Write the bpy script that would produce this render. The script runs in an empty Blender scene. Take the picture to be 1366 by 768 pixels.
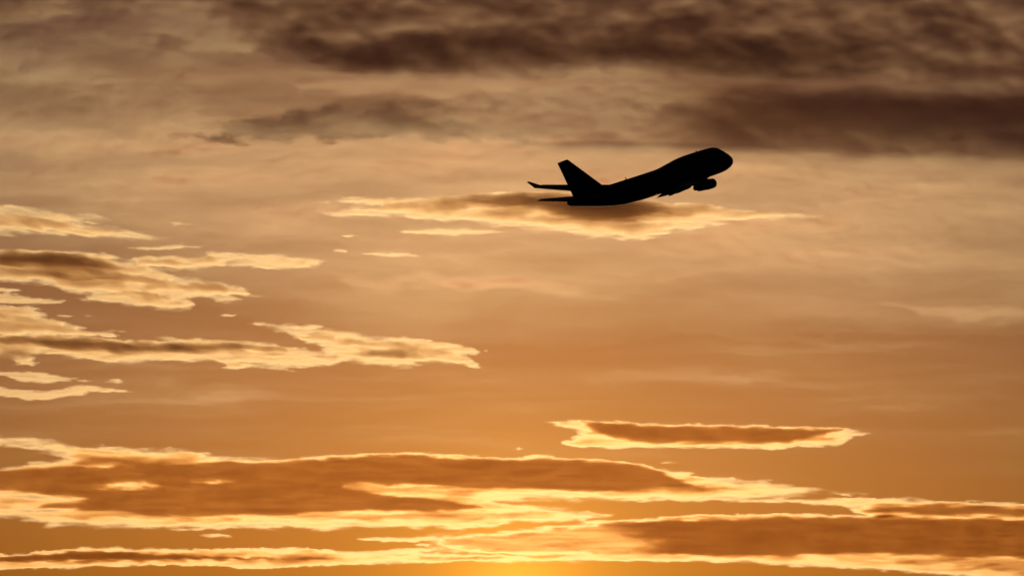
import bpy, bmesh, math
import numpy as np
from mathutils import Vector, Matrix, Euler

SC = bpy.context.scene
COL = SC.collection
RAD = math.radians

# ------------------------------------------------------------------ camera
TILT = 8.5                     # camera looks up this many degrees
LENS = 100.0
cam_data = bpy.data.cameras.new('camera')
cam = bpy.data.objects.new('camera', cam_data)
COL.objects.link(cam)
cam_data.lens = LENS
cam_data.sensor_width = 36.0
cam_data.clip_start = 0.1
cam_data.clip_end = 200000.0
cam.location = (0.0, 0.0, 1.7)
cam.rotation_euler = (RAD(90 + TILT), 0, 0)
SC.camera = cam

# ------------------------------------------------------------------ sky and sun
SUN_EL, SUN_AZ = 2.2, 0.1       # sun just under the bottom edge of the picture
SKY_TINT = (1.02, .82, 1.12, 1)
AUREOLE, AUREOLE_WIDTH = 56.0, 1.25
world = bpy.data.worlds.new('World')
SC.world = world
world.use_nodes = True
wn = world.node_tree
wn.nodes.clear()
sky = wn.nodes.new('ShaderNodeTexSky')
sky.sky_type = 'NISHITA'
sky.sun_disc = False
sky.sun_elevation = RAD(SUN_EL)
sky.sun_rotation = RAD(SUN_AZ)
sky.altitude = 0
sky.air_density = 1.0
sky.dust_density = 3.2
sky.ozone_density = 1.0
bg = wn.nodes.new('ShaderNodeBackground')
bg.inputs['Strength'].default_value = 0.05
wo = wn.nodes.new('ShaderNodeOutputWorld')
# the sun sits in dusty air: a warm aureole round its direction on top of the clear sky
tint = wn.nodes.new('ShaderNodeMix'); tint.data_type = 'RGBA'; tint.blend_type = 'MULTIPLY'
tint.inputs[0].default_value = 1.0
tint.inputs[7].default_value = SKY_TINT
wn.links.new(sky.outputs[0], tint.inputs[6])
tcw = wn.nodes.new('ShaderNodeTexCoord')
dotn = wn.nodes.new('ShaderNodeVectorMath'); dotn.operation = 'DOT_PRODUCT'
nrmn = wn.nodes.new('ShaderNodeVectorMath'); nrmn.operation = 'NORMALIZE'
wn.links.new(tcw.outputs['Generated'], nrmn.inputs[0])
wn.links.new(nrmn.outputs[0], dotn.inputs[0])
dotn.inputs[1].default_value = (math.cos(RAD(SUN_EL)) * math.sin(RAD(SUN_AZ)), math.cos(RAD(SUN_EL)) * math.cos(RAD(SUN_AZ)), math.sin(RAD(SUN_EL)))
def wmath(op, a, b=None):
    n = wn.nodes.new('ShaderNodeMath'); n.operation = op
    for i, v in enumerate((a, b)):
        if v is None: continue
        if isinstance(v, (int, float)): n.inputs[i].default_value = v
        else: wn.links.new(v, n.inputs[i])
    return n.outputs[0]
ang = wmath('ARCCOSINE', wmath('MINIMUM', dotn.outputs['Value'], 1.0))
glow = wmath('MULTIPLY', wmath('EXPONENT', wmath('MULTIPLY', ang, -1.0 / RAD(AUREOLE_WIDTH))), AUREOLE)
gm = wn.nodes.new('ShaderNodeVectorMath'); gm.operation = 'SCALE'
gm.inputs[0].default_value = (1.0, 0.50, 0.045)
wn.links.new(glow, gm.inputs['Scale'])
addn = wn.nodes.new('ShaderNodeVectorMath'); addn.operation = 'ADD'
wn.links.new(tint.outputs[2], addn.inputs[0])
wn.links.new(gm.outputs[0], addn.inputs[1])
wn.links.new(addn.outputs[0], bg.inputs['Color'])
wn.links.new(bg.outputs[0], wo.inputs['Surface'])

sun_data = bpy.data.lights.new('sun', 'SUN')
sun_data.energy = 4.0
sun_data.angle = RAD(0.5)
sun_data.color = (1.0, 0.74, 0.34)
sun = bpy.data.objects.new('sun', sun_data)
COL.objects.link(sun)
sun.rotation_euler = (RAD(90 - SUN_EL), 0, RAD(180 - SUN_AZ))   # light travels from +Y towards the camera

SC.view_settings.view_transform = 'Standard'
SC.view_settings.look = 'None'
SC.view_settings.gamma = 1.0
SC.view_settings.use_curve_mapping = False
SC.view_settings.exposure = -1.29

SC.render.engine = 'CYCLES'
SC.cycles.use_denoising = True
SC.cycles.volume_bounces = 1
SC.cycles.max_bounces = 6
SC.cycles.transparent_max_bounces = 64
SC.cycles.sample_clamp_indirect = 4.0

# ------------------------------------------------------------------ helpers
def tag(o, label=None, cat=None, group=None, kind=None):
    if label: o['label'] = label
    if cat: o['category'] = cat
    if group: o['group'] = group
    if kind: o['kind'] = kind
    return o

def link_mesh(name, verts, faces, mat, parent=None, smooth=True):
    me = bpy.data.meshes.new(name)
    me.from_pydata([tuple(v) for v in verts], [], [tuple(f) for f in faces])
    me.update()
    if smooth:
        me.polygons.foreach_set('use_smooth', [True] * len(me.polygons))
    o = bpy.data.objects.new(name, me)
    me.materials.append(mat)
    COL.objects.link(o)
    if parent: o.parent = parent
    return o

def paint(name, col, rough, metal=0.0, noise=0.15):
    m = bpy.data.materials.new(name)
    m.use_nodes = True
    nt = m.node_tree
    b = nt.nodes['Principled BSDF']
    n = nt.nodes.new('ShaderNodeTexNoise')
    n.inputs['Scale'].default_value = 0.6
    n.inputs['Detail'].default_value = 6
    tc = nt.nodes.new('ShaderNodeTexCoord')
    nt.links.new(tc.outputs['Object'], n.inputs['Vector'])
    r = nt.nodes.new('ShaderNodeValToRGB')
    r.color_ramp.elements[0].color = (*[c * (1 - noise) for c in col], 1)
    r.color_ramp.elements[1].color = (*[c * (1 + noise) for c in col], 1)
    nt.links.new(n.outputs['Fac'], r.inputs['Fac'])
    nt.links.new(r.outputs['Color'], b.inputs['Base Color'])
    b.inputs['Roughness'].default_value = rough
    b.inputs['Metallic'].default_value = metal
    b.inputs['Specular IOR Level'].default_value = 0.2
    return m

def cloud_stuff(name, density, scatter, absorb, absorb_density, aniso):
    m = bpy.data.materials.new(name)
    m.use_nodes = True
    nt = m.node_tree
    nt.nodes.clear()
    s = nt.nodes.new('ShaderNodeVolumeScatter')
    s.inputs['Color'].default_value = (*scatter, 1)
    s.inputs['Density'].default_value = density
    s.inputs['Anisotropy'].default_value = aniso
    a = nt.nodes.new('ShaderNodeVolumeAbsorption')
    a.inputs['Color'].default_value = (*absorb, 1)
    a.inputs['Density'].default_value = absorb_density
    ad = nt.nodes.new('ShaderNodeAddShader')
    o = nt.nodes.new('ShaderNodeOutputMaterial')
    nt.links.new(s.outputs[0], ad.inputs[0])
    nt.links.new(a.outputs[0], ad.inputs[1])
    nt.links.new(ad.outputs[0], o.inputs['Volume'])
    return m

# gradient noise on arrays
_rng = np.random.RandomState(7)
_perm = np.concatenate([_rng.permutation(256)] * 3)
_ang = _rng.rand(256) * 2 * np.pi
_gx, _gy = np.cos(_ang), np.sin(_ang)

def perlin(x, y, seed=0):
    xi, yi = np.floor(x).astype(int), np.floor(y).astype(int)
    fx, fy = x - xi, y - yi
    u = fx * fx * fx * (fx * (fx * 6 - 15) + 10)
    v = fy * fy * fy * (fy * (fy * 6 - 15) + 10)
    def g(ix, iy, dx, dy):
        h = _perm[(_perm[(ix + seed * 37) & 255] + iy + seed * 91) & 255]
        return _gx[h] * dx + _gy[h] * dy
    a = g(xi, yi, fx, fy); b = g(xi + 1, yi, fx - 1, fy)
    c = g(xi, yi + 1, fx, fy - 1); d = g(xi + 1, yi + 1, fx - 1, fy - 1)
    return 1.5 * ((a + (b - a) * u) + ((c + (d - c) * u) - (a + (b - a) * u)) * v)

def fbm(x, y, octs=5, seed=0, gain=0.55):
    t = np.zeros_like(x); amp = 1.0; tot = 0.0
    for k in range(octs):
        t += amp * perlin(x, y, seed + k * 3); tot += amp
        x = x * 2.03 + 11.7; y = y * 2.03 + 5.3; amp *= gain
    return t / tot * 1.6

def sstep(a, b, x):
    t = np.clip((x - a) / (b - a), 0, 1)
    return t * t * (3 - 2 * t)

XS = 0.4                          # outlines are long: distances along x count less
def sdf(pts, X, Y):
    p = np.array(pts, float) * (XS, 1)
    X = X * XS
    d2 = np.full(X.shape, 1e9)
    ins = np.zeros(X.shape, bool)
    for i in range(len(p)):
        a, b = p[i - 1], p[i]
        e = b - a
        wx, wy = X - a[0], Y - a[1]
        t = np.clip((wx * e[0] + wy * e[1]) / max(e @ e, 1e-9), 0, 1)
        d2 = np.minimum(d2, (wx - e[0] * t) ** 2 + (wy - e[1] * t) ** 2)
        if e[1] != 0:
            c = ((a[1] > Y) != (b[1] > Y)) & (X < e[0] * (Y - a[1]) / e[1] + a[0])
            ins ^= c
    d = np.sqrt(d2)
    return np.where(ins, d, -d)

F = 683 / (18.0 / LENS)           # focal length in pixels of the 1366-wide study grid
CT, ST = math.cos(RAD(TILT)), math.sin(RAD(TILT))
def ray(u, v):
    dx, dz = (u - 683) / F, (384 - v) / F
    return dx, CT - dz * ST, ST + dz * CT     # world right, forward, up

def drop_small(M, nmin):
    """remove islands of fewer than nmin grid points"""
    lab = np.zeros(M.shape, np.int32)
    ids = np.arange(1, M.size + 1).reshape(M.shape)
    lab = np.where(M, ids, 0)
    while True:
        new = lab.copy()
        for ax in (0, 1):
            for s in (1, -1):
                r = np.roll(new, s, ax)
                if ax == 0: r[0 if s == 1 else -1, :] = 0
                else: r[:, 0 if s == 1 else -1] = 0
                new = np.where(M, np.maximum(new, r), 0)
        # pointer jumping
        flat = new.ravel()
        j = np.where(flat > 0, flat[np.maximum(flat - 1, 0)], 0)
        new = np.maximum(flat, j).reshape(M.shape)
        if (new == lab).all(): break
        lab = new
    vals, counts = np.unique(lab[lab > 0], return_counts=True)
    small = vals[counts < nmin]
    return M & ~np.isin(lab, small)

def cloud(name, label, layers, dist, mat, sigma, step=1.5, seed=1, warp=(7, 2.2), wscale=(46, 11),
          streak=(0.6, 80, 6), slope=0.0, lean=0.6, rough=60.0, group=None, rag=1.0, kind=None, octs=5, nmin=30, soft_floor=0.02, deep=0.0, fray=1.0):
    """a bank of cloud: optical thickness from outlines, turned into a closed body of real depth"""
    pts = np.concatenate([np.array(l[3], float) for l in layers if l[0] != 'h'])
    x0, y0 = pts.min(0) - (16, 10)
    x1, y1 = pts.max(0) + (16, 10)
    nx, ny = int((x1 - x0) / step) + 2, int((y1 - y0) / step) + 2
    gx, gy = np.meshgrid(x0 + np.arange(nx) * step, y0 + np.arange(ny) * step)
    yy = gy - slope * gx
    w1 = fbm(gx / wscale[0], yy / wscale[1], octs, seed)
    w2 = fbm(gx / wscale[0] + 31, yy / wscale[1] + 17, octs, seed + 40)
    X = gx + warp[0] * w1
    Y = gy + warp[1] * w2
    edge = fbm(gx / (wscale[0] * .9), yy / (wscale[1] * .5), 4, seed + 80, .5)
    soft = np.clip(np.exp(1.1 * fbm(gx / 75 + 7, yy / 20 + 3, 3, seed + 240)), .6, 2.8)
    st = fbm((X + 2 * Y) / streak[1], (Y - slope * X) / streak[2], 5, seed + 120)
    fib = fbm(gx / 26 + 3, (Y - slope * X) / 3.0, 5, seed + 160, .6)
    low = fbm((X + 4 * Y) / 150 + 5, (Y - slope * X) / 26 + 2, 3, seed + 220)       # fibres that fray the edges
    st2 = fbm((X + 3 * Y) / 120 + 9, (Y - slope * X) / 9, 5, seed + 180, .6)
    T = np.zeros_like(gx)
    for kind_, tau, fe, poly in layers:
        d = sdf(poly, X, Y) + edge * rag * min(fe * .5, 3.0)
        if deep and tau > 1.3 and kind_ == 's':     # thick cores melt into the sheet round them
            d = d + 2.2 * st2 + 1.0
            s = sstep(-fe * .5, fe * 1.1, d)
        else:
            d = d + fray * fib * min(fe, 4.5) * .55
            s = sstep(-fe * .2, fe * (soft * 1.5 if deep and tau <= 1.3 else 1.0), d)
        if kind_ == 's':          # sheet or core: the thicker wins
            t = s * tau
            if deep and tau <= 1.3:
                t = t * np.exp(.9 * low) + deep * sstep(fe * .6, fe + 12, d) * np.clip(1.0 + 1.6 * st2 + .8 * low, 0, 3.0)
            T = np.maximum(T, t)
        elif kind_ == 'a':
            T = T + s * tau
        else:                     # thin window down to tau
            T = T * (1 - s) + np.minimum(T, tau) * s
    T = T * np.exp(streak[0] * st * 2.2 / (1 + (T / 1.7) ** 3))
    M = drop_small(T > soft_floor, nmin)
    T = np.where(M, T, 0.0)
    # border of the grid stays thin so that the body closes
    T[0, :] = T[-1, :] = 0; T[:, 0] = T[:, -1] = 0
    act = T > 0
    cell = act[:-1, :-1] | act[1:, :-1] | act[:-1, 1:] | act[1:, 1:]
    use = np.zeros_like(act)
    use[:-1, :-1] |= cell; use[1:, :-1] |= cell; use[:-1, 1:] |= cell; use[1:, 1:] |= cell
    dx, dy, dz = ray(gx, gy)
    k = dist / dy
    zc = dz * k
    wob = fbm(gx / 90, gy / 45, 3, seed + 200) * rough
    off = lean * (zc - zc[use].mean()) * -1.0 + wob
    half = T / sigma * .5
    fi = np.full(T.shape, -1); bi = np.full(T.shape, -1)
    n1 = int(use.sum())
    fi[use] = np.arange(n1)
    n2 = int(act.sum())
    bi[use] = fi[use]
    bi[act] = n1 + np.arange(n2)
    kk = (dist + off) / dy        # centre surface, leaning back
    cx, cy, cz = dx * kk, dy * kk, dz * kk + 1.7
    P = np.stack([cx, cy, cz], 2)
    D3 = np.stack([dx, dy, dz], 2)               # depth grows along the line of sight, so the body never folds
    D3 = D3 / np.linalg.norm(D3, axis=2, keepdims=True) * half[..., None]
    V = np.concatenate([(P - D3)[use], (P + D3)[act]])
    r, c = np.nonzero(cell)
    def tris(I, flip):
        a, b, d_, e_ = (r, c), (r + 1, c), (r + 1, c + 1), (r, c + 1)
        out = []
        # split each cell so that no triangle lies wholly on the shared rim
        other = (act[a] | act[d_]) == 0
        for sel, ts in ((~other, ((a, b, d_), (a, d_, e_))), (other, ((a, b, e_), (b, d_, e_)))):
            for t in ts:
                keep = sel & (act[t[0]] | act[t[1]] | act[t[2]])
                q = np.stack([I[p][keep] for p in t], 1)
                out.append(q[:, ::-1] if flip else q)
        return np.concatenate(out)
    Q = np.concatenate([tris(fi, False), tris(bi, True)])
    ctr = V.mean(0)
    ctr[2] = V[:, 2].min()
    me = bpy.data.meshes.new(name)
    me.vertices.add(len(V)); me.vertices.foreach_set('co', (V - ctr).astype(np.float32).ravel())
    me.loops.add(Q.size); me.loops.foreach_set('vertex_index', Q.astype(np.int32).ravel())
    me.polygons.add(len(Q))
    me.polygons.foreach_set('loop_start', np.arange(0, Q.size, 3, dtype=np.int32))
    me.update(calc_edges=True)
    me.materials.append(mat)
    o = bpy.data.objects.new(name, me)
    o.location = ctr
    COL.objects.link(o)
    tag(o, label, 'cloud', group, kind)
    return o

# ------------------------------------------------------------------ ground
GROUND = paint('dusk_soil', (0.045, 0.04, 0.03), 0.95)
def ground():
    n = 24
    V, Fc = [(0, 0, 0)], []
    for i in range(n):
        a = 2 * math.pi * i / n
        V.append((60000 * math.cos(a), 60000 * math.sin(a), 0))
    for i in range(n):
        Fc.append((0, 1 + i, 1 + (i + 1) % n))
    o = link_mesh('ground', V, Fc, GROUND, smooth=False)
    o['kind'] = 'structure'
ground()

# ------------------------------------------------------------------ clouds
S1 = 0.012
WARM = cloud_stuff('sunlit_cloud', S1 * .92, (1, 1, 1), (1.0, .6, .22), S1 * .38, 0.69)  # absorption colour stands in for the reddening by hazy air before the clouds
LOW = cloud_stuff('low_sunlit_cloud', S1 * .92, (1, 1, 1), (1.0, .56, .0), S1 * .52, 0.73)  # stronger tint, in place of the orange haze light low in the sky
GREY = cloud_stuff('shaded_cloud', S1 * .92, (1, 1, 1), (.88, .5, .46), S1 * .40, 0.4)
VEIL = cloud_stuff('thin_high_cloud', S1 * .92, (1, 1, 1), (1.0, .3, .12), S1 * .42, 0.63)

BANK = 'cloud banks in the evening sky'
WISP = 'small wisps of cloud'

cloud('cloud', 'long orange brown cloud bank with a gold upper rim, across the lower left', [
    ('s', .9, 6, [(-30,581),(10,582),(50,583),(72,587),(100,593),(150,596),(190,597),(240,600),(265,604),(300,608),(340,610),(370,612),(400,609),(450,605),(520,605),(580,603),(620,606),(640,608),(670,611),(700,609),(730,607),(770,611),(810,613),(825,617),(850,618),(880,625),(920,630),(945,638),(970,637),(985,640),(1020,640),(1060,647),(1100,652),(1125,656),(1165,657),(1140,659),(1090,660),(1060,662),(1010,667),(935,667),(850,668),(780,668),(700,667),(665,669),(740,675),(770,676),(760,681),(830,684),(800,688),(780,695),(700,698),(650,703),(600,705),(520,703),(480,704),(430,706),(370,705),(270,705),(160,704),(110,702),(60,699),(20,693),(-30,690),(-30,640),(-30,625),(60,615),(85,611),(60,605),(30,597),(-30,594)]),
    ('s', 3.9, 4.5, [(-30,628),(40,624),(100,621),(150,620),(180,617),(215,616),(260,617),(300,616),(340,616),(380,615),(420,611),(480,608),(560,606.5),(620,609),(680,613),(740,612),(800,615),(850,620),(890,629),(900,637),(925,645),(955,650),(940,655),(880,651),(860,655),(800,657),(700,653),(640,653),(600,649),(540,646),(480,647),(462,650),(500,656),(560,663),(610,668),(650,676),(600,684),(540,682),(460,683),(420,685),(380,688),(340,689),(300,690),(240,690),(190,688),(165,684),(120,682),(60,679),(45,676),(90,668),(110,665),(60,661),(20,655),(-30,652)]),
    ('s', 2.2, 3, [(210,609),(240,603),(270,606),(262,612),(230,612)]),
    ('h', .8, 6, [(98,651),(140,648),(165,641),(200,636),(212,643),(217,651),(180,655),(140,654)]),
    ('h', 1.1, 5, [(245,643),(280,640),(320,642),(290,646)]),
], 22000, LOW, S1, step=1.5, seed=1, group=BANK, deep=.95)


cloud('cloud', 'dark orange cloud band with a bright gold underside, running off the lower right edge', [
    ('s', .9, 3, [(560,742),(640,741),(720,742),(790,739),(640,736),(580,728),(590,714),(700,705),(775,700),(800,694),(850,692),(900,689),(960,688),(1040,686.5),(1110,687),(1145,686),(1200,688),(1260,690),(1400,691),(1400,779),(1260,767),(1200,762),(1130,758),(1060,755),(980,750.5),(900,748),(860,747),(800,747.5),(720,749.5),(640,748),(560,746)]),
    ('s', .16, 14, [(560,708),(700,706),(800,700),(820,740),(700,738),(560,738)]),
    ('s', 2.6, 7, [(600,718),(700,709),(790,698),(900,694),(900,742),(790,738),(700,737),(610,733)]),
    ('s', 4.2, 5.5, [(740,714),(770,704),(800,698),(860,695),(900,691),(960,690),(1050,688.5),(1150,688.5),(1400,692),(1400,748),(1300,744),(1200,741),(1150,738),(1050,743),(960,742),(900,741),(850,738),(790,737),(740,732)]),
    ('h', 2.3, 17, [(540,690),(800,690),(900,722),(860,748),(540,748)]),
    ('s', 2.6, 8, [(1060,738),(1400,740),(1400,768),(1300,758),(1200,753),(1120,749)]),
], 22000, LOW, S1, step=1.5, seed=5, group=BANK, deep=1.5, streak=(.6, 80, 6))

cloud('cloud', 'thin brown cloud strip with gold edges, low in the left corner of the sky', [
    ('s', .95, 2.2, [(-30,741),(30,737),(60,735.5),(100,730.5),(115,728),(135,731),(155,727),(170,731),(200,730.5),(260,731.5),(320,730.5),(360,731),(405,729.5),(440,732.5),(480,734),(520,732),(560,730.5),(590,732),(560,736),(660,739),(700,742),(660,747),(620,748),(570,751.5),(540,751.5),(500,752.5),(440,754.5),(400,756),(370,758),(330,758),(300,755),(240,754),(200,753),(150,755),(110,757),(85,759),(60,756),(30,758),(-30,761)]),
    ('s', 4.6, 4, [(-30,742),(30,740),(60,739),(100,734.5),(125,733),(150,734.5),(200,737),(260,739.5),(330,741.5),(400,744.5),(430,747),(380,748.5),(330,747.5),(260,746.5),(200,747.5),(130,749.5),(60,750.5),(-30,751)]),
    ('s', 2.4, 2, [(300,737),(360,737),(420,740),(380,741),(330,740)]),
], 22000, LOW, S1, step=1.3, seed=9, warp=(5, 2.0), wscale=(20, 8), group=BANK, deep=1.7)

cloud('cloud', 'brown streak of cloud under a narrow gold strand, near the lower right edge', [
    ('s', .9, 3, [(985,667),(1040,664),(1100,663.5),(1200,663),(1240,665.5),(1300,671),(1400,677),(1400,691),(1300,689.5),(1200,688),(1150,684),(1140,678),(1120,675),(1060,671.5),(1000,670)]),
    ('s', 4.0, 6, [(1145,681),(1165,675),(1230,670.5),(1290,671.5),(1400,677),(1400,690),(1250,688.5),(1170,687)]),
], 22000, LOW, S1, step=1.3, seed=12, group=BANK, deep=1.7)

cloud('cloud', 'slim lens shaped cloud with gold outline, alone in the clear sky at right', [
    ('s', .95, 3.5, [(726,562.5),(745,560),(780,560.5),(810,560.5),(840,564.5),(870,568),(900,570),(940,568.5),(990,569.5),(1010,571.5),(1040,571.5),(1080,573),(1105,571),(1130,570.5),(1162,577),(1140,581),(1128,590),(1120,595),(1090,596.5),(1050,596.5),(1025,598.5),(980,597.5),(900,597.5),(860,597.5),(810,598),(780,597),(748,592),(752,587),(772,578.5),(760,574),(740,567)]),
    ('s', 3.9, 5, [(775,562.5),(840,564),(880,567.5),(940,568.5),(1000,569.5),(1060,571.5),(1128,572),(1100,583),(1050,592.5),(980,594),(900,593.5),(850,591),(800,581)]),
], 22000, LOW, S1, step=1.2, seed=15, warp=(6, 1.6), wscale=(30, 8), group=BANK, deep=1.7)

cloud('cloud', 'long pale gold cloud with a brown spine and ragged pointed right end', [
    ('s', .9, 4, [(-30,446),(60,446),(110,448.5),(160,454),(200,458),(215,452),(175,447),(140,441),(165,443),(200,449),(240,451),(258,452),(300,453),(355,458),(385,462),(410,465),(432,469),(415,459),(390,449),(365,441),(350,435),(333,431.5),(350,430),(375,431),(400,433),(420,433),(435,436),(470,441),(500,447),(520,450),(535,449),(555,452),(580,455),(608,458),(618,461),(632,464),(639,470),(618,473),(630,477),(634,482),(640,489),(625,489),(605,486.5),(585,484),(560,487),(547,490.5),(520,489),(500,488.5),(485,487),(465,482.5),(445,486),(430,487.5),(410,490),(385,493),(340,492),(300,490.5),(288,481),(250,483),(220,481),(200,482.5),(165,485.5),(150,483.5),(100,479.5),(62,471),(48,474),(54,481),(45,487),(24,487),(14,479),(-30,477)]),
    ('s', 4.6, 7, [(-30,448),(70,449.5),(130,452.5),(170,457.5),(240,459),(300,459),(360,463),(395,467),(350,470.5),(300,469),(240,468),(200,472),(160,473),(110,471.5),(70,468.5),(40,462),(-30,456)]),
    ('s', 2.2, 4, [(-30,459),(30,460),(55,464),(30,468),(-30,468)]),
    ('s', 1.9, 4, [(488,453),(520,456),(560,461),(605,466),(560,469),(520,464)]),
    ('s', 2.0, 4, [(470,463),(500,463),(530,470),(515,474),(480,470)]),
    ('s', 1.6, 4, [(395,447),(430,451),(470,456),(450,462),(420,456)]),
    ('h', .15, 2, [(312,482),(340,481),(370,484),(345,487),(318,486)]),
], 15000, WARM, S1, step=1.25, seed=21, slope=.04, warp=(7, 2.2), wscale=(30, 8), group=BANK, deep=1.5, streak=(.65, 60, 6))

cloud('cloud', 'two lobed gold cloud under a dark brown bar at the left edge, above the middle', [
    ('s', .9, 5, [(-30,337),(40,337.5),(90,338),(140,342),(150,344),(165,345),(180,344),(200,342),(240,343),(262,342),(280,337),(320,337),(365,340),(385,339),(420,345),(436,348),(425,356),(400,359),(350,359),(320,357),(305,353),(290,356),(270,361),(240,362),(222,360),(238,369),(270,372),(300,379),(325,382),(345,392),(370,401),(340,399),(315,395),(328,402),(300,401),(270,396),(250,398),(264,405),(252,413.5),(220,413.5),(190,411.5),(160,405.5),(130,402.5),(105,399),(118,393),(90,389),(60,382),(40,377.5),(-30,376)]),
    ('s', 5.4, 10, [(-30,338),(60,338.5),(105,339.5),(140,346),(160,354),(178,358),(150,364),(120,364),(80,362),(40,359),(-30,356)]),
    ('s', 2.6, 8, [(100,358),(150,360),(190,366),(185,378),(165,387),(140,385),(115,376)]),
    ('s', 2.2, 6, [(178,345),(205,344),(215,350),(195,358),(180,356)]),
    ('s', 2.0, 7, [(195,373),(228,374),(236,385),(210,391),(195,385)]),
    ('h', .8, 4, [(95,345),(140,350),(155,353),(120,350)]),
], 15000, WARM, S1, step=1.25, seed=25, slope=.05, warp=(9, 3), wscale=(40, 11), group=BANK, deep=1.7, streak=(.7, 60, 8))

cloud('cloud', 'faint tapering cloud with brown lower side and gold top, uppermost at left edge', [
    ('s', .3, 5, [(-30,270),(20,273),(60,278),(100,285),(130,286),(150,292),(176,298),(140,297),(115,296),(165,304),(200,313),(226,320.5),(200,322),(165,319),(120,315),(90,316),(40,315),(-30,315)]),
    ('s', 2.2, 7, [(-30,284),(20,287),(50,290),(90,297),(130,303),(170,311),(130,313),(90,309.5),(50,306),(-30,305)]),
], 15000, WARM, S1, step=1.4, seed=29, slope=.16, warp=(8, 2.5), wscale=(40, 9), group=BANK, deep=.35, streak=(.7, 70, 5))

cloud('cloud', 'soft gold topped cloud with a brown base, touching the long spined cloud beneath', [
    ('s', .8, 4, [(-30,406),(35,407),(55,414),(69,420),(60,424),(80,428.5),(105,434),(117,437.5),(90,437.5),(150,444),(160,447),(100,446),(-30,445)]),
    ('s', 2.4, 5, [(-30,424),(50,426),(75,432),(110,440),(150,446),(60,445),(-30,444)]),
], 15000, WARM, S1, step=1.25, seed=33, slope=.1, warp=(6, 1.8), wscale=(30, 8), group=BANK, deep=1.7)

cloud('cloud', 'backlit cloud with a smoky brown top and a gold fringe, behind the climbing airliner', [
    ('s', .95, 5, [(424,268),(440,264),(470,264),(520,264),(570,262),(620,261),(660,259.5),(700,257),(760,258),(830,264),(880,270),(905,271),(930,272),(960,277.5),(985,281),(1030,285.5),(1095,288),(1060,290),(1000,291),(975,291.5),(965,296),(972,299),(940,305),(900,312),(860,320.5),(820,317.5),(790,316.5),(760,312),(720,310),(690,303),(640,298),(600,296),(560,293),(520,290),(480,290),(460,289),(424,283),(424,280),(455,278),(500,274),(460,273)]),
    ('s', 6.0, 10.5, [(560,270),(620,266),(660,263),(700,260),(740,261),(790,267),(850,270),(905,279),(865,294),(810,300),(760,295),(720,282),(680,279),(640,276),(600,274)]),
    ('s', 1.0, 2, [(900,271),(930,271.5),(985,279),(1030,283),(1105,287.5),(1065,292),(1000,294),(940,296),(900,290)]),
    ('s', 1.4, 6, [(470,267),(540,267),(600,268),(560,273),(500,272)]),
], 12500, WARM, S1, step=1.5, seed=37, warp=(8, 2.4), wscale=(36, 8), group=BANK, deep=1.2, streak=(.7, 70, 5))

def wisp(label, poly, dist, tau=.6, fe=2.5, seed=1, slope=0.0):
    return cloud('cloud_wisp', label, [('s', tau, fe, poly)], dist, LOW if dist > 18000 else WARM, S1, step=1.0, seed=seed, warp=(4, 1.2),
                 wscale=(18, 5), rough=15, group=WISP, slope=slope, nmin=8, fray=.35)

wisp('narrow gold streak of cloud below the cloud behind the airliner', [(530,308),(560,305),(600,304),(640,306),(684,309.5),(640,313),(590,313.5),(545,312)], 12500, .7, 3, 41)
wisp('tiny pale puff left of the gold streak below the airliner cloud', [(452,314),(465,312),(479,314),(465,316.5)], 12500, .4, 3, 42)
wisp('pale streak of cloud right of the two lobed cloud tip', [(485,339),(505,336),(540,335.5),(565,342),(535,343),(505,342)], 12500, .45, 4, 43)
wisp('rounded pale puff just above the tip of the two lobed cloud', [(444,334),(455,331),(465,333.5),(462,338),(450,337)], 12500, .4, 3, 44)
wisp('faint small puff right of the uppermost tapering cloud', [(224,297),(240,295.5),(262,298),(245,301),(230,303)], 15000, .4, 3, 45)
wisp('gold strip of cloud just under the tapering cloud tip at left', [(172,331),(200,328),(240,325.5),(270,329),(240,332.5),(200,334)], 15000, .6, 3, 46)
wisp('upper short gold strip at the left edge below the two lobed cloud', [(-20,382),(15,384),(29,387.5),(12,390),(-20,390)], 15000, .7, 2.5, 47)
wisp('lower short gold strip at the left edge below the two lobed cloud', [(-20,390.5),(20,392),(50,397),(90,400.5),(75,404.5),(40,405.5),(-20,405.5)], 15000, .8, 3, 48)
wisp('thin dash of cloud right of the soft gold topped cloud', [(72,421),(86,419.5),(100,421.5),(86,423)], 15000, .45, 2, 49)
wisp('thin dash in the gap under the two lobed cloud', [(104,421),(116,419.5),(129,421.5),(115,422.5)], 15000, .35, 2, 50)
wisp('small pale dash between the two lobed cloud and the ragged spined cloud', [(289,420.5),(300,418.5),(318,419.5),(312,421.5),(296,422)], 15000, .7, 1.6, 51)
wisp('tiny speck of cloud just off the pointed right end of the spined cloud', [(641,467),(648,466),(656,467.3),(646,469)], 15000, .7, 1.2, 52)
wisp('upper leaf shaped gold cloud under the spined cloud at left', [(-12,497.5),(10,495),(50,496),(90,502),(107,506),(75,510.5),(45,511),(25,508),(12,503),(-5,500)], 17500, .85, 3, 53, .06)
wisp('tiny gold puff off the tip of the upper leaf shaped cloud', [(103,507),(112,505),(122,508.5),(110,509.5)], 17500, .6, 1.8, 54)
wisp('small gold dash above the tip of the lower leaf shaped cloud', [(136,508.5),(155,505),(174,509),(155,511)], 17500, .75, 2, 55)
wisp('lower forked gold cloud under the leaf shaped one at left', [(-20,514.5),(10,516),(20,519.5),(60,521),(90,518),(103,513.5),(130,514.5),(150,518.5),(178,522.5),(150,523.5),(114,522),(119,526),(90,529),(60,533.5),(35,534),(15,528.5),(-20,530)], 17500, .9, 3, 56, -.02)
wisp('short gold strand above the end of the thin brown strip', [(464,719),(500,716.5),(540,715.5),(580,714.5),(588,719.5),(550,722.5),(505,721.5)], 22000, .75, 2, 57)
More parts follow.
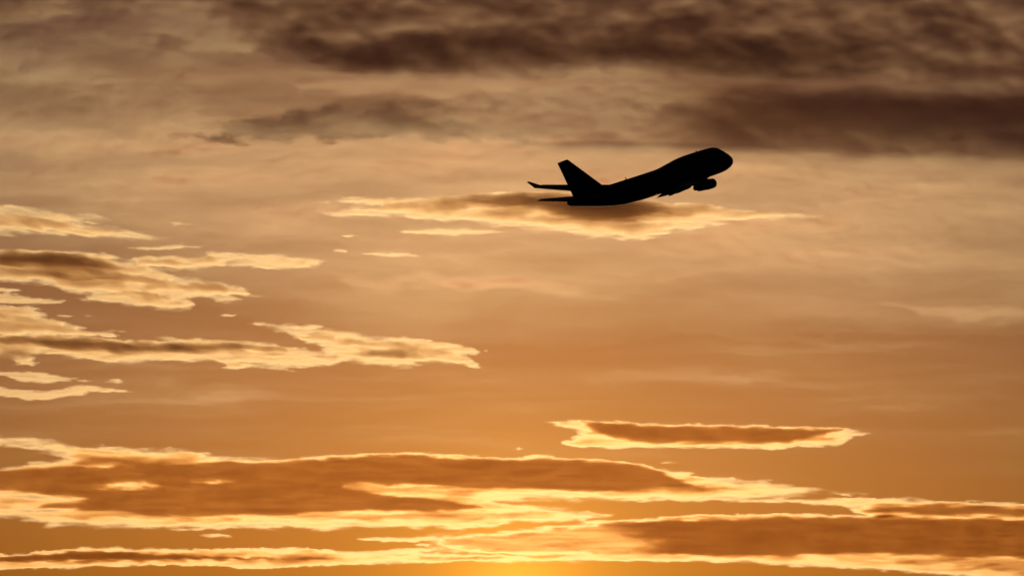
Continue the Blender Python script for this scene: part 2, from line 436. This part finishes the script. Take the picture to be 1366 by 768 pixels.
wisp('tiny gold dash under the left of the short gold strand', [(553,726),(565,724),(580,726),(570,728.5)], 22000, .7, 1.4, 58)
wisp('tiny gold dash under the right tip of the short gold strand', [(582,726),(598,723.5),(614,724),(598,726.5)], 22000, .7, 1.4, 59)
wisp('small puff in the gap above the thin brown strip', [(262,714),(275,712),(290,710.5),(312,714.5),(290,716.5)], 22000, .45, 2.5, 60)
wisp('tiny gold speck above the right half of the big low cloud', [(684,598.5),(692,597),(702,598),(693,600)], 22000, .6, 1.2, 61)
wisp('faint short dash under the lens shaped cloud', [(875,615.5),(890,615),(908,617),(890,618.5)], 22000, .3, 2, 62)

# the high grey deck: broad soft bands
DECK = 'grey cloud bands across the upper sky'
cloud('cloud_band', 'broad dark grey brown band of cloud across the top of the sky', [
    ('s', .55, 50, [(-140,-110),(1480,-110),(1480,240),(1250,224),(1000,218),(900,208),(760,194),(640,190),(400,196),(200,190),(60,170),(-140,150)]),
    ('s', 1.9, 46, [(-140,-110),(460,-110),(460,40),(220,34),(-140,16)]),
    ('s', 2.5, 44, [(190,-110),(1480,-110),(1480,125),(1100,114),(900,108),(500,106),(380,100),(260,66)]),
    ('s', 3.5, 24, [(380,70),(500,46),(640,38),(760,22),(900,26),(1050,36),(1250,58),(1366,78),(1480,86),(1480,124),(1250,116),(1100,110),(900,105),(640,104),(480,103),(400,94)]),
    ('s', 1.25, 24, [(250,166),(330,146),(430,124),(520,120),(900,108),(1480,112),(1480,230),(1250,220),(1000,212),(760,196),(600,190),(400,192),(290,186)]),
    ('s', 2.1, 40, [(860,100),(1480,100),(1480,240),(1250,222),(1000,216),(880,206),(790,160)]),
    ('s', 2.4, 16, [(600,194),(760,178),(900,182),(1050,178),(1200,170),(1480,162),(1480,230),(1300,216),(1150,211),(1000,211),(850,206),(700,201)]),
    ('h', .9, 9, [(800,122),(900,116),(1010,126),(1050,134),(950,138),(860,134)]),
    ('h', 1.0, 9, [(1130,110),(1240,106),(1366,116),(1480,122),(1480,138),(1320,130),(1200,122)]),
    ('h', .12, 7, [(350,110),(470,103.5),(650,104.5),(890,106),(900,114),(800,120),(700,124),(620,134),(540,128),(470,132),(420,122),(380,124)]),
], 7200, GREY, S1, step=2.5, octs=5, seed=61, warp=(50, 7), wscale=(220, 44), group=DECK, streak=(.14, 460, 28), rough=120, lean=.8, fray=.25)
cloud('cloud_band', 'brown ridge of cloud with a fluffy torn top, under the dark upper band', [
    ('s', 1.5, 14, [(230,186),(300,166),(370,148),(430,138),(480,148),(510,130),(535,142),(560,150),(610,158),(690,168),(800,178),(690,188),(450,188),(330,190)]),
    ('s', .8, 12, [(620,142),(660,126),(700,136),(740,122),(790,138),(860,128),(900,150),(760,160)]),
], 8200, GREY, S1, step=1.6, octs=6, seed=65, warp=(22, 9), wscale=(44, 22), group=DECK, streak=(.6, 90, 16), rag=2.5)
cloud('cloud_band', 'dark smudge of cloud in the upper left corner', [
    ('s', 3.2, 24, [(-80,-60),(120,-60),(100,6),(64,30),(-80,40)]),
], 7800, GREY, S1, step=3, seed=69, warp=(30, 10), wscale=(120, 40), group=DECK, rough=80)
cloud('cloud_band', 'faint greyish patch of cloud at the left, under the dark corner smudge', [
    ('s', .75, 34, [(-60,118),(100,108),(260,122),(340,150),(260,188),(100,192),(-60,198)]),
], 8600, GREY, S1, step=2.5, seed=70, warp=(40, 20), wscale=(90, 50), group=DECK, streak=(.5, 120, 40), rough=80)
cloud('cloud_veil', 'pale tan veil of high cloud spread behind the airliner', [
    ('s', .46, 150, [(-220,62),(100,52),(300,46),(700,60),(1000,130),(1560,165),(1560,450),(1250,435),(1000,440),(850,450),(700,455),(560,460),(450,440),(300,420),(100,340),(-220,330)]),
    ('a', .4, 12, [(425,358),(470,364),(505,366),(540,360),(600,366),(660,372),(700,364),(725,362),(770,378),(826,398),(770,396),(710,389),(640,394),(590,384),(535,381),(505,393),(470,378)]),
    ('a', .26, 11, [(1160,396),(1200,402),(1290,412),(1460,424),(1460,436),(1300,426),(1220,418),(1170,410)]),
    ('a', .04, 12, [(880,434),(1000,442),(1120,456),(1270,474),(1320,490),(1200,478),(1050,462),(900,448)]),
    ('a', .08, 12, [(640,300),(900,316),(1100,330),(1180,350),(1000,350),(800,340),(640,330)]),
    ('a', .10, 14, [(960,222),(1150,226),(1366,250),(1460,262),(1460,280),(1250,262),(1050,246),(960,238)]),
], 30000, VEIL, S1, step=3, octs=4, seed=73, warp=(50, 10), wscale=(200, 50), group=DECK, streak=(.4, 300, 40), rough=300, fray=.6)

cloud('cloud_veil', 'faint streaky haze of cloud over the clear orange sky between the gold clouds', [
    ('s', .03, 90, [(-160,380),(300,400),(700,420),(1540,400),(1540,640),(1000,650),(500,640),(-160,620)]),
], 32000, VEIL, S1, step=3, octs=5, seed=77, warp=(60, 10), wscale=(200, 40), group=DECK, streak=(1.0, 360, 26), rough=200, fray=.4, soft_floor=.001)

# ------------------------------------------------------------------ the airliner
SKIN = paint('silhouette_skin_paint', (0.012, 0.013, 0.018), .75)  # near-black base colour: shade of the backlit silhouette put into the paint
WINGM = paint('silhouette_wing_paint', (0.015, 0.015, 0.016), .5)  # wings darkened in the colour too, for the same backlit silhouette
METAL = paint('silhouette_engine_metal', (0.02, 0.019, 0.018), .5, .6)  # engine metal kept near black for the silhouette, its shade in the colour
GLASS = paint('dark_cockpit_glass', (0.005, 0.005, 0.006), .15)

plane = bpy.data.objects.new('airliner', None)
plane.empty_display_size = 5
COL.objects.link(plane)
tag(plane, 'four engined jumbo jet with raised nose hump, climbing to the right in black silhouette', 'airliner')

def B(x, y, z):                      # x metres aft of the nose, y to the left, z up
    return Vector((-x, y, z))

def loft(rings, close_start=True, close_end=True):
    n = len(rings[0])
    V = [p for r in rings for p in r]
    Fc = []
    for i in range(len(rings) - 1):
        for j in range(n):
            a, b = i * n + j, i * n + (j + 1) % n
            Fc.append((a, b, b + n, a + n))
    if close_start: Fc.append(tuple(reversed(range(n))))
    if close_end: Fc.append(tuple((len(rings) - 1) * n + j for j in range(n)))
    return V, Fc

def fuselage():
    st = [  # x, half width, top, bottom
        (0.0, .06, -.62, -.78), (.12, .45, -.25, -1.15), (.45, .95, .25, -1.65), (1.0, 1.42, .85, -2.08), (2.0, 1.98, 1.65, -2.52),
        (3.2, 2.42, 2.42, -2.82), (4.4, 2.74, 3.2, -3.02), (5.4, 2.93, 3.85, -3.12), (6.4, 3.05, 4.3, -3.18), (7.6, 3.14, 4.55, -3.22),
        (9.5, 3.22, 4.66, -3.25), (13, 3.25, 4.7, -3.25), (18, 3.25, 4.7, -3.25), (21, 3.25, 4.62, -3.25), (24, 3.25, 4.35, -3.3),
        (27, 3.25, 3.9, -3.4), (29.5, 3.25, 3.5, -3.45), (32, 3.25, 3.3, -3.5), (40, 3.25, 3.25, -3.5), (44, 3.25, 3.25, -3.3),
        (48, 3.22, 3.25, -3.1), (52, 3.02, 3.25, -2.55), (56, 2.68, 3.22, -1.8), (60, 2.18, 3.14, -.95), (64, 1.55, 2.98, 0.0),
        (66.5, 1.1, 2.82, .6), (68, .78, 2.66, 1.0), (68.6, .5, 2.45, 1.35)]
    rings = []
    n = 40
    for x, w, t, b in st:
        zc = -.0 if w > 2.5 else (t + b) / 2
        if b > -3.0 and x > 45: zc = (t + b) / 2 + .15 * w
        r = []
        for j in range(n):
            a = 2 * math.pi * j / n
            s, c = math.sin(a), math.cos(a)
            yy = w * c
            if s > 0:
                zz = zc + (t - zc) * s
                if t > 3.4: yy = w * c * (1 - .16 * max(0, s - .3) * min(1, (t - 3.4)))   # narrower upper lobe
            else:
                zz = zc + (zc - b) * s
            r.append(B(x, yy, zz))
        rings.append(r)
    return loft(rings)

def aero(sections, n=14):
    """sections: (leading edge xyz, trailing edge xyz, thickness share, normal)"""
    rings = []
    for le, te, th, nrm in sections:
        le, te, nrm = B(*le), B(*te), Vector(nrm).normalized()
        ch = (te - le)
        L = ch.length
        r = []
        for k in range(2 * n):
            s = k / n if k <= n else 2 - k / n
            xc = (1 - math.cos(math.pi * s)) / 2
            y = 5 * th * (.2969 * math.sqrt(xc) - .126 * xc - .3516 * xc ** 2 + .2843 * xc ** 3 - .1015 * xc ** 4)
            sg = 1 if k <= n else -1
            cam_ = .02 * math.sin(math.pi * xc)
            r.append(le + ch * xc + nrm * (sg * y + (cam_ if abs(nrm.z) > .7 else 0)) * L)
        rings.append(r)
    return loft(rings)

def mirror(V, Fc):
    return [Vector((v.x, -v.y, v.z)) for v in V], [tuple(reversed(f)) for f in Fc]

def revolve(prof, n=28, axis=None, origin=(0, 0, 0)):
    """prof: (x aft, radius)"""
    rings = []
    for x, r in prof:
        rings.append([B(origin[0] + x, origin[1] + r * math.cos(2 * math.pi * j / n), origin[2] + r * math.sin(2 * math.pi * j / n)) for j in range(n)])
    return loft(rings, False, False)

body = link_mesh('fuselage', *fuselage(), SKIN, plane)

# cockpit windscreen: six panes as one curved strip just proud of the skin
def windscreen():
    V, Fc = [], []
    m = 14
    for i in range(m + 1):
        a = math.radians(28 + (124 * i / m))
        for x, w, zc, t in ((4.75, 2.8, 0, 3.43), (5.5, 2.94, 0, 3.92)):
            V.append(B(x - .03, (w * math.cos(a)) * .93 * 1.0, (t + .03) * math.sin(a) ** .5 if False else (t * math.sin(a)) + .02))
    for i in range(m):
        Fc.append((2 * i, 2 * i + 2, 2 * i + 3, 2 * i + 1))
    return V, Fc
link_mesh('windscreen', *windscreen(), GLASS, body)

# antenna blades on the crown
def blade(x, z, h, c):
    return aero([((x, 0, z), (x + c, 0, z), .12, (0, 1, 0)), ((x + c * .5, 0, z + h), (x + c * 1.05, 0, z + h), .12, (0, 1, 0))], 5)
for x, z, h in ((14, 4.66, .45), (44.5, 3.2, .75)):
    link_mesh('antenna', *blade(x, z, h, .5), SKIN, body)

# fin and rudder
link_mesh('fin', *aero([((50.5, 0, 3.0), (63.2, 0, 2.5), .05, (0, 1, 0)), ((54.6, 0, 3.9), (63.8, 0, 3.6), .09, (0, 1, 0)), ((66.2, 0, 13.35), (68.9, 0, 13.3), .09, (0, 1, 0))]), SKIN, plane)
link_mesh('rudder', *aero([((63.0, 0, 2.9), (66.4, 0, 3.0), .07, (0, 1, 0)), ((68.6, 0, 13.25), (70.3, 0, 13.2), .08, (0, 1, 0))], 8), SKIN, plane)
# apu exhaust at the tail tip
link_mesh('tail_exhaust', *revolve([(0, .5), (.35, .46), (.38, .36), (.1, .3)], 16, origin=(68.45, 0, 1.9)), METAL, body)

WING = [  # leading edge, trailing edge, thickness
    ((20.4, 2.0, -2.55), (37.2, 2.0, -2.75), .13),
    ((22.6, 4.0, -2.25), (37.4, 4.0, -2.6), .13),
    ((29.6, 12.0, -1.25), (39.6, 12.0, -1.5), .11),
    ((37.6, 21.2, .85), (44.6, 21.2, .65), .115),
    ((45.6, 30.6, 3.0), (49.7, 30.6, 2.95), .09)]
CANOES = ((6.4, 4.2), (10.0, 5.2), (15.2, 4.4), (18.9, 4.0))

def wing_at(y):
    for (l0, t0, _), (l1, t1, _) in zip(WING, WING[1:]):
        if l0[1] <= y <= l1[1]:
            k = (y - l0[1]) / (l1[1] - l0[1])
            f = lambda a, b: tuple(p + (q - p) * k for p, q in zip(a, b))
            return f(l0, l1), f(t0, t1)

def make_side(sg):
    fl = (lambda vf: vf) if sg > 0 else (lambda vf: mirror(*vf))
    w = link_mesh('wing', *fl(aero([(a, b, c, (0, -.1, 1)) for a, b, c in WING])), WINGM, plane)
    wl = link_mesh('winglet', *fl(aero([((46.2, 30.5, 2.95), (49.7, 30.5, 2.95), .08, (0, 1, -.3)), ((47.4, 30.95, 3.5), (49.9, 30.95, 3.5), .07, (0, 1, -.5)), ((50.0, 31.9, 5.0), (51.0, 31.9, 5.0), .07, (0, 1, -.5))], 8)), WINGM, w)
    # flaps drooped for take-off
    for y0, y1 in ((5.4, 11.2), (13.4, 19.8)):
        (l0, t0), (l1, t1) = wing_at(y0), wing_at(y1)
        s = []
        for (l, t) in ((l0, t0), (l1, t1)):
            c = (t[0] - l[0]) * .17 + .5
            s.append(((t[0] - c * .35, t[1], t[2] - .10), (t[0] + c * .7, t[1], t[2] - .1 - c * .24), .12, (0, 0, 1)))
        link_mesh('flap', *fl(aero(s, 8)), WINGM, w)
    for y, ln in CANOES:
        l, t = wing_at(y)
        rings = []
        for k in range(9):
            q = k / 8
            r = .42 * math.sin(math.pi * min(.999, max(.02, q ** .8))) ** .6
            droop = max(0, q - .45) * (.1 if y < 7 else 1.5 if y < 12 else 1.1 if y < 17 else .5)
            cx, cz = t[0] - ln * (1.3 if y < 7 else 1.0 if y < 12 else .84) + ln * 1.18 * q, t[2] - .38 - droop * .75
            rings.append([B(cx, y + r * .75 * math.cos(2 * math.pi * j / 12), cz + r * 1.2 * math.sin(2 * math.pi * j / 12)) for j in range(12)])
        link_mesh('flap_fairing', *fl(loft(rings)), WINGM, w)
    link_mesh('tailplane', *fl(aero([((57.2, .6, 1.7), (65.4, .6, 1.55), .1, (0, -.1, 1)), ((58.6, 1.9, 1.85), (65.8, 1.9, 1.7), .1, (0, -.1, 1)), ((66.8, 11.1, 3.0), (69.3, 11.1, 2.95), .09, (0, -.1, 1))], 10)), WINGM, plane)
    for y, drop in ((11.7, 1.35), (21.2, 1.7)):
        l, t = wing_at(y)
        ox, oz = l[0] - 4.1, l[2] - drop
        e = link_mesh('engine', *fl(revolve([(1.1, .35), (1.05, 1.02), (.3, 1.06), (0, 1.16), (.1, 1.26), (.6, 1.34), (1.6, 1.37), (2.8, 1.33), (3.9, 1.2), (4.0, 1.1), (3.8, .95)], origin=(ox, y, oz))), SKIN, plane)
        link_mesh('fan', *fl(revolve([(.55, .02), (.8, .25), (1.08, .42), (1.1, 1.04), (1.14, 1.04), (1.16, .1)], origin=(ox, y, oz))), METAL, e)
        link_mesh('exhaust_nozzle', *fl(revolve([(3.5, .98), (4.6, .86), (5.5, .62), (5.4, .5), (5.2, .42), (6.1, .06)], origin=(ox, y, oz))), METAL, e)
        P = [((ox + .9, y, oz + 1.35), (ox + 4.6, y, oz + .9), .08), ((ox + 2.6, y, oz + 1.75), (ox + 8.4, y, oz + .9), .08), ((l[0] + .3, y, l[2]), (l[0] + 6.0, y, l[2] - .3), .07)]
        link_mesh('pylon', *fl(aero([(a, b, c, (0, 1, 0)) for a, b, c in P], 8)), WINGM, e)
make_side(1)
make_side(-1)

YAW, PITCH, ROLL, DIST, NU, NV = 43.5, 19.58, 5.83, 810.4, 975.3, 210.6
d = Vector(ray(NU, NV))
plane.location = Vector((0, 0, 1.7)) + d * DIST
plane.rotation_euler = (Matrix.Rotation(RAD(YAW), 3, 'Z') @ Matrix.Rotation(RAD(-PITCH), 3, 'Y') @ Matrix.Rotation(RAD(ROLL), 3, 'X')).to_euler()
